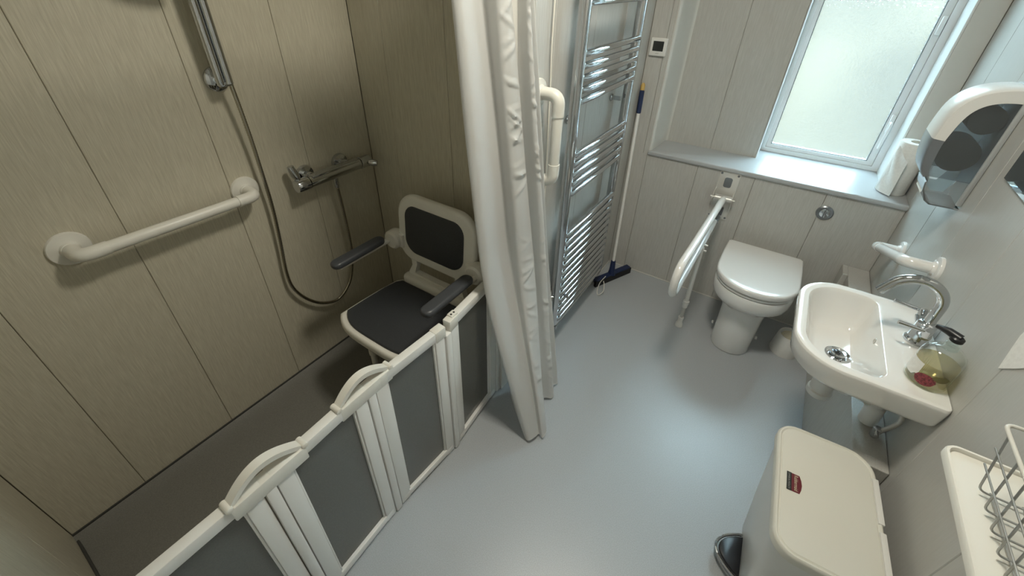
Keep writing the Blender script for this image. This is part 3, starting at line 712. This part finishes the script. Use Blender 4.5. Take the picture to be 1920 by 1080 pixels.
for z in (.475, .505):
    bm = B(); lathe(bm, [(.005, -.022), (.005, .022)], (LX - .008, LY, z), 'x', 12); part('bolt', bm, 'chrome_dull', t)
bm = B(); tube(bm, [(LX - .008, LY, .49), (LX, LY, .15)], .0105, 16); lg = part('leg', bm, 'plastic', t)
bm = B(); tube(bm, [(LX, LY, .170), (LX, LY, .168), (LX, LY, .150), (LX, LY, .148), (LX, LY, .128), (LX, LY, .126)], [.012, .015, .015, .013, .013, .010], 16); part('collar', bm, 'plastic', lg)
bm = B(); tube(bm, [(LX, LY, .13), (LX, LY, .045)], .0085, 14); part('inner_tube', bm, 'chrome_dull', lg)
bm = B(); lathe(bm, [(.019, 0), (.019, .014), (.014, .022), (.012, .045), (.014, .046), (.014, .060), (.009, .061)], (LX, LY, 0), 'z', 20); part('leg_foot', bm, 'plastic', lg)

# ================================================================== BASIN END
BZ = .712; BY0, BY1 = 1.075, 1.512; BX0 = .206; BX1 = XE - .001
t = thing('wash_basin', 'small white wall-hung basin with a chrome waste', 'basin', (.37, 1.30, .56))
def ro(g, z, fx=0.0, gy=0.0, gb=0.0, r=.125):
    return [V(p[0], p[1], z) for p in rrect(BX0 + g + fx, BX1 - gb, BY0 + g + gy, BY1 - g - gy, [.012, .012, max(.03, r - g), max(.03, r - g)], 10)]
def rin(g, z): return [V(p[0], p[1], z) for p in rrect(.232 + g, .413 - g * .5, 1.103 + g, 1.484 - g, [max(.012, .035 - g * .35), max(.012, .035 - g * .35), max(.030, .100 - g), max(.030, .100 - g)], 10)]
bm = B()
rings = [ro(.095, .562, .03, .05), ro(.080, .572, .02, .03), ro(.048, .600, .01, .008), ro(.018, .634, .003), ro(.009, .648), ro(.004, .675), ro(0, .702), ro(.0008, .7070), ro(.003, .7105), ro(.007, BZ, gb=.001), ro(.014, BZ, gb=.001)]
rings += [rin(-.004, BZ - .0005), rin(0, BZ - .0015), rin(.003, BZ - .005), rin(.006, BZ - .014), rin(.012, .680), rin(.022, .650), rin(.036, .620), rin(.050, .604), rin(.060, .599)]
loft(bm, rings); part('bowl', bm, 'ceramic', t, angle=32)
WX, WY = .350, 1.292
bm = B(); lathe(bm, [(.034, .598), (.034, .601), (.030, .604), (.024, .6015), (.022, .600), (.006, .5995)], (WX, WY, 0), 'z', 32); wst = part('waste', bm, 'chrome', t)
bm = B(); lathe(bm, [(.020, .600), (.021, .607), (.018, .611), (.004, .6125)], (WX, WY, 0), 'z', 28); part('waste_plug', bm, 'chrome', wst)
bm = B(); lathe(bm, [(.009, 0), (.009, .0025), (.006, .003), (.005, .0015), (.002, .0012)], (.4085, 1.300, .682), '-x', 18); part('overflow', bm, 'chrome_dull', t)
# plumbing below
t = thing('bottle_trap', 'white plastic bottle trap and waste pipe under the basin', 'pipe', (.36, 1.29, .46))
bm = B(); lathe(bm, [(.028, .43), (.034, .436), (.034, .452), (.030, .456), (.030, .520), (.024, .526), (.020, .540), (.026, .542), (.026, .558), (.012, .559)], (.358, 1.288, 0), 'z', 26); part('trap_body', bm, 'plastic', t)
bm = B(); tube(bm, fillet([(.375, 1.285, .505), (.47, 1.262, .505), (.485, 1.258, .505), (.485, 1.258, .42)], .02), .0165, 16); part('waste_pipe', bm, 'plastic', t)
bm = B(); tube(bm, [(.470, 1.262, .50), (.485, 1.258, .49), (.488, 1.257, .432)], [.02, .024, .024], 18); part('elbow_nut', bm, 'plastic', t)
bm = B(); lathe(bm, [(.021, -.012), (.023, -.010), (.023, .010), (.021, .012)], (.405, 1.278, .505), 'x', 18); part('pipe_nut', bm, 'plastic', t)
for k, (y, lab) in enumerate(((1.205, 'nearer'), (1.345, 'farther'))):
    t = thing('flexible_tap_connector', 'braided steel tap connector under the basin, the %s of two' % lab, 'pipe', (.50, y, .44), group='tap connectors under the basin')
    bm = B(); pp = catmull([(.495, y + (.03 if k == 0 else -.03), .66), (.500, y, .60), (.522, y - .010, .53), (.508, y, .46), (.500, y, .435)], 14); tube(bm, pp, [.0065 if i % 2 else .0058 for i in range(len(pp))], 10); part('hose', bm, 'chrome_dull', t)
    bm = B(); lathe(bm, [(.010, .432), (.011, .44), (.011, .465), (.008, .468)], (.500, y, 0), 'z', 6); part('nut', bm, 'chrome', t)
    bm = B(); tube(bm, [(.500, y - .02, .45), (.500, y + .02, .45)], .006, 10); part('isolating_valve', bm, 'chrome', t)

# tap
t = thing('basin_tap', 'chrome swan-neck basin tap with two levers', 'tap', (.488, 1.325, BZ))
tx, ty = .488, 1.325
bm = B(); lathe(bm, [(.028, 0), (.028, .006), (.024, .010), (.022, .014), (.022, .062), (.018, .067), (.0135, .069)], (tx, ty, BZ), 'z', 28); part('body', bm, 'chrome', t)
arc = [V(tx, ty, BZ + .05), V(tx, ty, .800), V(tx, ty, .832)]
cxa, rad = tx - .061, .061
for k in range(0, 17):
    a = PI * k / 16 * .88; arc.append(V(cxa + rad * math.cos(a), ty, .832 + rad * math.sin(a)))
e = arc[-1]; dd = (arc[-1] - arc[-2]).normalized(); arc.append(e + dd * .026)
bm = B(); tube(bm, arc, .0128, 20); part('spout', bm, 'chrome', t)
for s in (-1, 1):
    bm = B(); tube(bm, [(tx, ty, BZ + .030), (tx - .004, ty + s * .030, BZ + .044), (tx - .006, ty + s * .048, BZ + .052)], [.014, .0125, .0125], 18); h = part('valve_housing', bm, 'chrome', t)
    bm = B(); tube(bm, [(tx - .006, ty + s * .044, BZ + .050), (tx - .008, ty + s * .050, BZ + .074)], .010, 16); part('lever_cap', bm, 'chrome', h)
    bm = B(); tube(bm, [(tx - .008, ty + s * .050, BZ + .068), (tx - .072, ty + s * .054, BZ + .072)], [.0052, .0058], 10); part('lever', bm, 'chrome', h)

# soap bottle
sx_, sy_ = .488, 1.162
t = thing('soap_bottle', 'clear pump bottle of amber soap on the basin ledge', 'soap bottle', (sx_, sy_, BZ))
R_ = .042
bm = B(); lathe(bm, [(R_ - .006, 0), (R_, .005), (R_, .082), (R_ - .004, .096), (R_ - .016, .108), (.013, .112), (.013, .120), (.011, .121)], (sx_, sy_, BZ + .0005), 'z', 32); part('bottle', bm, 'clear', t)
bm = B(); lathe(bm, [(R_ - .008, .003), (R_ - .0025, .008), (R_ - .0025, .068), (.004, .069)], (sx_, sy_, BZ), 'z', 32); part('liquid', bm, 'soap', t)
def wrap(a0, a1, z0, z1, r, n=10, edge=lambda u: (0, 1)):
    bm = B(); R2 = []
    for k in range(n + 1):
        u = k / n; a = a0 + (a1 - a0) * u; lo_, hi_ = edge(u)
        R2.append([V(sx_ + r * math.cos(a), sy_ + r * math.sin(a), BZ + z0 + (z1 - z0) * w_) for w_ in (lo_, hi_)])
    vs = [[bm.verts.new(p) for p in q] for q in R2]
    for p, q in zip(vs[:-1], vs[1:]): bm.faces.new((p[0], q[0], q[1], p[1]))
    return bm
lens = lambda u: (.5 - .5 * math.sqrt(max(0, 1 - (2 * u - 1) ** 2)) , .5 + .5 * math.sqrt(max(0, 1 - (2 * u - 1) ** 2)))
part('paper_label', wrap(2.55, 3.95, .022, .066, R_ + .0004, edge=lambda u: (.0 if u < .9 else .2, 1.0 if u > .1 else .8)), 'paper', t)
part('flower_print', wrap(3.85, 4.85, .012, .044, R_ + .0006, edge=lens), 'flower', t)
part('leaf_print', wrap(4.55, 5.35, .034, .052, R_ + .0006, edge=lens), 'leaf', t)
bm = B(); lathe(bm, [(.0145, .110), (.0145, .126), (.012, .128), (.006, .129), (.006, .138), (.004, .139)], (sx_, sy_, BZ), 'z', 20); part('collar', bm, 'clear', t)
bm = B(); lathe(bm, [(.011, .133), (.013, .135), (.013, .143), (.010, .146)], (sx_, sy_, BZ), 'z', 18); tube(bm, [(sx_ + .004, sy_, BZ + .143), (sx_ - .016, sy_ + .014, BZ + .146), (sx_ - .034, sy_ + .028, BZ + .142)], [.0105, .009, .005], 12); part('pump', bm, 'black', t)

# mirror
t = thing('wall_mirror', 'frameless mirror on the wall above the basin, cut off by the picture edge', 'mirror', (XE, 1.3, 1.45))
bm = B(); box(bm, (XE - .006, 1.0, 1.109), (XE - .0005, 1.600, 1.86), .0008, 1); part('glass', bm, 'mirror', t, smooth=False)

# paper dispenser
t = thing('toilet_paper_dispenser', 'white paper dispenser with a smoked cover on the wall beside the window', 'dispenser', (.47, 1.80, 1.0))
DY0, DY1 = 1.752, 1.882
prof = [(.532, 1.305), (.505, 1.306), (.470, 1.300), (.435, 1.286), (.408, 1.262), (.392, 1.230), (.384, 1.180), (.382, 1.130), (.388, 1.080), (.398, 1.045), (.410, 1.028)]
inner = [(.532, 1.268), (.508, 1.268), (.480, 1.264), (.455, 1.254), (.436, 1.236), (.424, 1.210), (.416, 1.170), (.412, 1.130), (.414, 1.085), (.418, 1.050), (.424, 1.034)]
bm = B()
P_ = catmull([V(p[0], 0, p[1]) for p in prof], 3); Q_ = catmull([V(p[0], 0, p[1]) for p in inner], 3)
k0 = len(P_) - 5
def band(bm, P, Q, y0, y1):
    R2 = []
    for p, q in zip(P, Q):
        q2 = p.lerp(q, .16)
        # outer skin with rolled edges, an overlapping lip on the sides
        R2.append([V(q.x, y0, q.z), V(p.lerp(q, .15).x, y0, p.lerp(q, .15).z), V(p.x, y0 + .010, p.z), V(p.x, y1 - .010, p.z), V(p.lerp(q, .15).x, y1, p.lerp(q, .15).z), V(q.x, y1, q.z), V(q.x, y1 - .003, q.z), V(q2.x, y1 - .004, q2.z), V(q2.x, y0 + .004, q2.z), V(q.x, y0 + .003, q.z)])
    return loft(bm, R2)
band(bm, P_[:k0 - 5], Q_[:k0 - 5], DY0, DY1); part('front_shell', bm, 'plastic', t, angle=50)
bm = B(); band(bm, P_[k0 - 6:], Q_[k0 - 6:], DY0, DY1); part('lower_band', bm, 'grey_plastic', t, angle=50)
side = [(p.x, p.z) for p in Q_] + [(.532, 1.034)]
for y in (DY0 + .001, DY1 - .003):
    bm = B(); loft(bm, [[V(p[0], y, p[1]) for p in side], [V(p[0], y + .002, p[1]) for p in side]]); part('smoked_window', bm, 'smoke', t, smooth=False)
bm = box(B(), (.520, DY0 - .004, .960), (XE - .0005, DY1 + .004, 1.308), .003); part('back_plate', bm, simple('pale_grey_plastic', (.42, .44, .44), .35), t)
for (cx_, cz_, r_) in ((.462, 1.105, .050), (.478, 1.212, .040)):
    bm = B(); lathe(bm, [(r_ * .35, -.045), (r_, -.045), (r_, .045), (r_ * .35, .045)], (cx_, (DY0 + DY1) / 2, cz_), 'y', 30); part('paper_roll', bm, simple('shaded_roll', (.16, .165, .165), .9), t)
# open chute below
ch = [(.424, 1.012), (.430, .985), (.446, .955), (.462, .945), (.534 - .001, .945)]
bm = B()
R2 = []
for (x, z) in ch: R2.append([V(x, DY0 + .004, z), V(x, DY1 - .004, z), V(x + .003, DY1 - .004, z + .004), V(x + .003, DY0 + .004, z + .004)])
loft(bm, R2)
part('chute', bm, simple('chute_plastic', (.30, .32, .33), .25), t, angle=30)
for y in (DY0 + .004, DY1 - .007):
    bm = B(); o2 = [(.424, 1.012), (.430, .985), (.446, .955), (.462, .945), (.522, .945), (.522, 1.034), (.492, 1.034), (.476, .992), (.446, .992)]
    loft(bm, [[V(p[0], y, p[1]) for p in o2], [V(p[0], y + .003, p[1]) for p in o2]]); part('chute_side', bm, glassy('clear_chute_plastic', (.86, .88, .88), rough=.1, transl=.25), t, smooth=False)
bm = B(); loft(bm, [[V(.432 + .002 * math.sin(z * 90), y, z) for y in (DY0 + .02, DY1 - .02)] + [V(.4326 + .002 * math.sin(z * 90), y, z) for y in (DY1 - .02, DY0 + .02)] for z in (.972, .99, 1.01, 1.03)]); part('paper_tail', bm, 'paper', t)

# kitchen roll on the sill
kx, ky = .474, 2.345
t = thing('paper_towel_roll', 'white paper towel roll standing on the window sill', 'paper roll', (kx, ky, ZS))
bm = B(); lathe(bm, [(.018, .004), (.050, 0), (.053, .004), (.053, .218), (.050, .222), (.020, .222), (.018, .210), (.004, .208)], (kx, ky, ZS + .0005), 'z', 36); part('roll', bm, 'paper', t)
bm = B(); lathe(bm, [(.0195, .2225), (.0175, .2235), (.0165, .2225), (.0165, .18), (.004, .18)], (kx, ky, ZS + .0006), 'z', 20); part('cardboard_core', bm, simple('cardboard', (.25, .21, .15), .9), t)
bm = B(); g = []
for j in range(13):
    w_ = j / 12; row = []
    for i in range(13):
        u = i / 12; a = 3.6 + u * 1.0; r = .0545 + .030 * u * u * (1 - .3 * w_) + .003 * math.sin(w_ * 9 + u * 5)
        row.append(bm.verts.new((kx + r * math.cos(a), ky + r * math.sin(a), ZS + .006 + .20 * w_ * (1 - .25 * u))))
    g.append(row)
for p, q in zip(g[:-1], g[1:]):
    for i in range(12): bm.faces.new((p[i], p[i + 1], q[i + 1], q[i]))
part('loose_sheet', bm, 'paper', t)

# ------------------------------------------------------------------ pedal bin
t = thing('pedal_bin', 'white rectangular pedal bin under the basin', 'bin', (.383, .888, 0), .055)
def lr(x0, x1, y0, y1, r, z): return [V(p[0], p[1], z) for p in rrect(x0, x1, y0, y1, r, 8)]
bm = B()
loft(bm, [lr(-.066, .094, -.148, .148, .040, .004), lr(-.070, .096, -.152, .152, .042, .012), lr(-.094, .104, -.170, .170, .046, .25), lr(-.108, .106, -.182, .182, .050, .425), lr(-.110, .106, -.184, .184, .050, .445)])
part('body', bm, 'plastic', t, local=True, angle=30)
bm = B(); HZ = .470
o0 = lambda g, z, r=.052: [V(p[0], p[1], z) for p in rrect(-.117 + g, .110 - g, -.190 + g, .190 - g, [max(.01, .036 - g), max(.01, .062 - g), max(.01, r - g), max(.01, r - g)], 8)]
loft(bm, [o0(.004, .440), o0(0, .444), o0(0, .462), o0(.002, .4675), o0(.005, HZ), o0(.008, HZ), o0(.010, HZ - .003), o0(.012, HZ - .004), o0(.0145, HZ - .0015), o0(.05, HZ + .001)])
lid = part('lid', bm, simple('bin_lid_plastic', (.72, .71, .64), .45), t, local=True, angle=35)
for y0 in (-.150, -.005):
    bm = B(); box(bm, (.0985, y0, HZ - .012), (.1115, y0 + .125, HZ + .0022), .002); part('hinge_cover', bm, 'plastic', lid, local=True)
# maker's badge
bm = B(); slab(bm, [(-.0915, -.026), (-.0915, .026), (-.0640, .026), (-.060, .013), (-.0585, 0), (-.060, -.013), (-.0640, -.026)][::-1], HZ + .0004, HZ + .0014, .0004, 1); bg_ = part('badge', bm, 'red', t, local=True)
bm = B(); box(bm, (-.0922, -.0262, HZ + .0005), (-.0818, .0262, HZ + .0016)); part('badge_band', bm, 'label_black', bg_, local=True)
def lettering(txt, x, y, width, height, z, mat, parent, rot):
    c = bpy.data.curves.new('lettering', 'FONT'); c.body = txt; c.align_x = 'CENTER'; c.align_y = 'CENTER'; c.size = 1.0
    o = bpy.data.objects.new('lettering', c); COL.objects.link(o)
    bpy.context.view_layer.update()
    me = bpy.data.meshes.new_from_object(o.evaluated_get(bpy.context.evaluated_depsgraph_get())); bpy.data.objects.remove(o, do_unlink=True)
    xs = [v.co.x for v in me.vertices]; ys = [v.co.y for v in me.vertices]
    w0, h0 = max(xs) - min(xs), max(ys) - min(ys); mx, my = (max(xs) + min(xs)) / 2, (max(ys) + min(ys)) / 2
    for v in me.vertices:
        u, q = (v.co.x - mx) * width / w0, (v.co.y - my) * height / h0
        v.co = rot(x, y, u, q, z)
    me.materials.clear(); me.materials.append(M[mat])
    ob = bpy.data.objects.new('lettering', me); COL.objects.link(ob); ob.parent = parent; return ob
east_up = lambda x, y, u, q, z: V(x + q, y - u, z)
lettering('Rubbermaid', -.0715, 0, .044, .0085, HZ + .0018, 'label_cream', bg_, east_up)
lettering('COMMERCIAL PRODUCTS', -.0872, 0, .047, .0042, HZ + .0020, 'label_grey', bg_, east_up)
# pedal
bm = B(); slab(bm, [(-.070, -.062)] + [(-.070 - .066 * math.sin(PI * k / 14) ** .7, -.062 + .124 * k / 14) for k in range(1, 14)] + [(-.070, .062)], .030, .044, .004, 2); pd = part('pedal', bm, 'black', t, local=True)
bm = B(); tube(bm, [V(-.066 - .078 * math.sin(PI * k / 20) ** .7, -.072 + .144 * k / 20, .036) for k in range(21)], .0045, 8); part('pedal_rim', bm, 'chrome', pd, local=True)

# ------------------------------------------------------------------ shelf with a wire basket
SZ = .900
t = thing('wall_shelf', 'cream shelf with a raised rim on the wall beside the bin', 'shelf', (.46, .60, SZ))
so = lambda g: rrect(.386 + g, XE - .001, .28, .752 - g, [.004, .004, max(.006, .022 - g), .004], 6)
bm = B(); slab(bm, so(.004), SZ - .011, SZ - .004, .002, 2); part('board', bm, 'cream', t)
bm = B()
outer, inn_ = so(0), so(.0075)
A = [(outer, SZ - .011), (outer, SZ - .001), (so(.002), SZ + .0025), (so(.0055), SZ + .0025), (inn_, SZ - .001), (inn_, SZ - .006)]
loft(bm, [[V(p[0], p[1], z) for p in o_] for o_, z in A], False, False); part('rim', bm, 'cream', t, angle=50)
bm = B(); box(bm, (.44, .40, SZ - .12), (XE - .001, .415, SZ - .012), .003); part('bracket', bm, 'plastic', t)
t = thing('wire_basket', 'grey wire basket standing on the wall shelf', 'basket', (.46, .56, SZ))
bx0, bx1, bz0, bz1 = .415, .514, SZ + .0035, SZ + .112
fl = .016
ys = [.672 - .0335 * k for k in range(10)]
for i, y in enumerate(ys):
    bm = B(); tube(bm, fillet([(bx0 - fl, y + (.012 if i == 0 else 0), bz1), (bx0, y, bz0), (bx1, y, bz0), (bx1 + .012, y, bz1)], .010, 4), .0016, 8); part('cross_wire', bm, 'wire', t)
for x_ in (bx0 + .015, bx0 + .05, bx0 + .085):
    bm = B(); tube(bm, [(x_, .676, bz0 - .0005), (x_, .36, bz0 - .0005)], .0014, 8); part('long_wire', bm, 'wire', t)
for f in (.35, .68):
    xx = bx0 - fl * f - .0018
    bm = B(); tube(bm, [(xx, .69, bz0 + (bz1 - bz0) * f), (xx, .35, bz0 + (bz1 - bz0) * f)], .0014, 6); part('long_wire', bm, 'wire', t)
rim = fillet([(bx0 - fl, .40, bz1), (bx0 - fl, .708, bz1), (bx1 + .012, .708, bz1), (bx1 + .012, .34, bz1), (bx0 - fl, .34, bz1), (bx0 - fl, .40, bz1)], .014, 5)
bm = B(); tube(bm, rim, .0028, 10); part('rim_wire', bm, simple('light_wire', (.62, .61, .56), .3), t)

# sheet of paper at the right edge of the picture
bm = B(); g = []
o2 = [(1.072, .868), (1.086, .915), (1.094, .945), (1.092, .968), (1.078, .985), (1.04, .995), (1.00, 1.00), (.97, .995), (.965, .966), (1.00, .938), (1.035, .903)]
loft(bm, [[V(XE - .0006, p[0], p[1]) for p in o2], [V(XE - .0026, p[0], p[1]) for p in o2]])
tag(finish('paper_notice', bm, 'paper', smooth=False), 'corner of a white paper sheet stuck to the wall at the picture edge', 'paper')
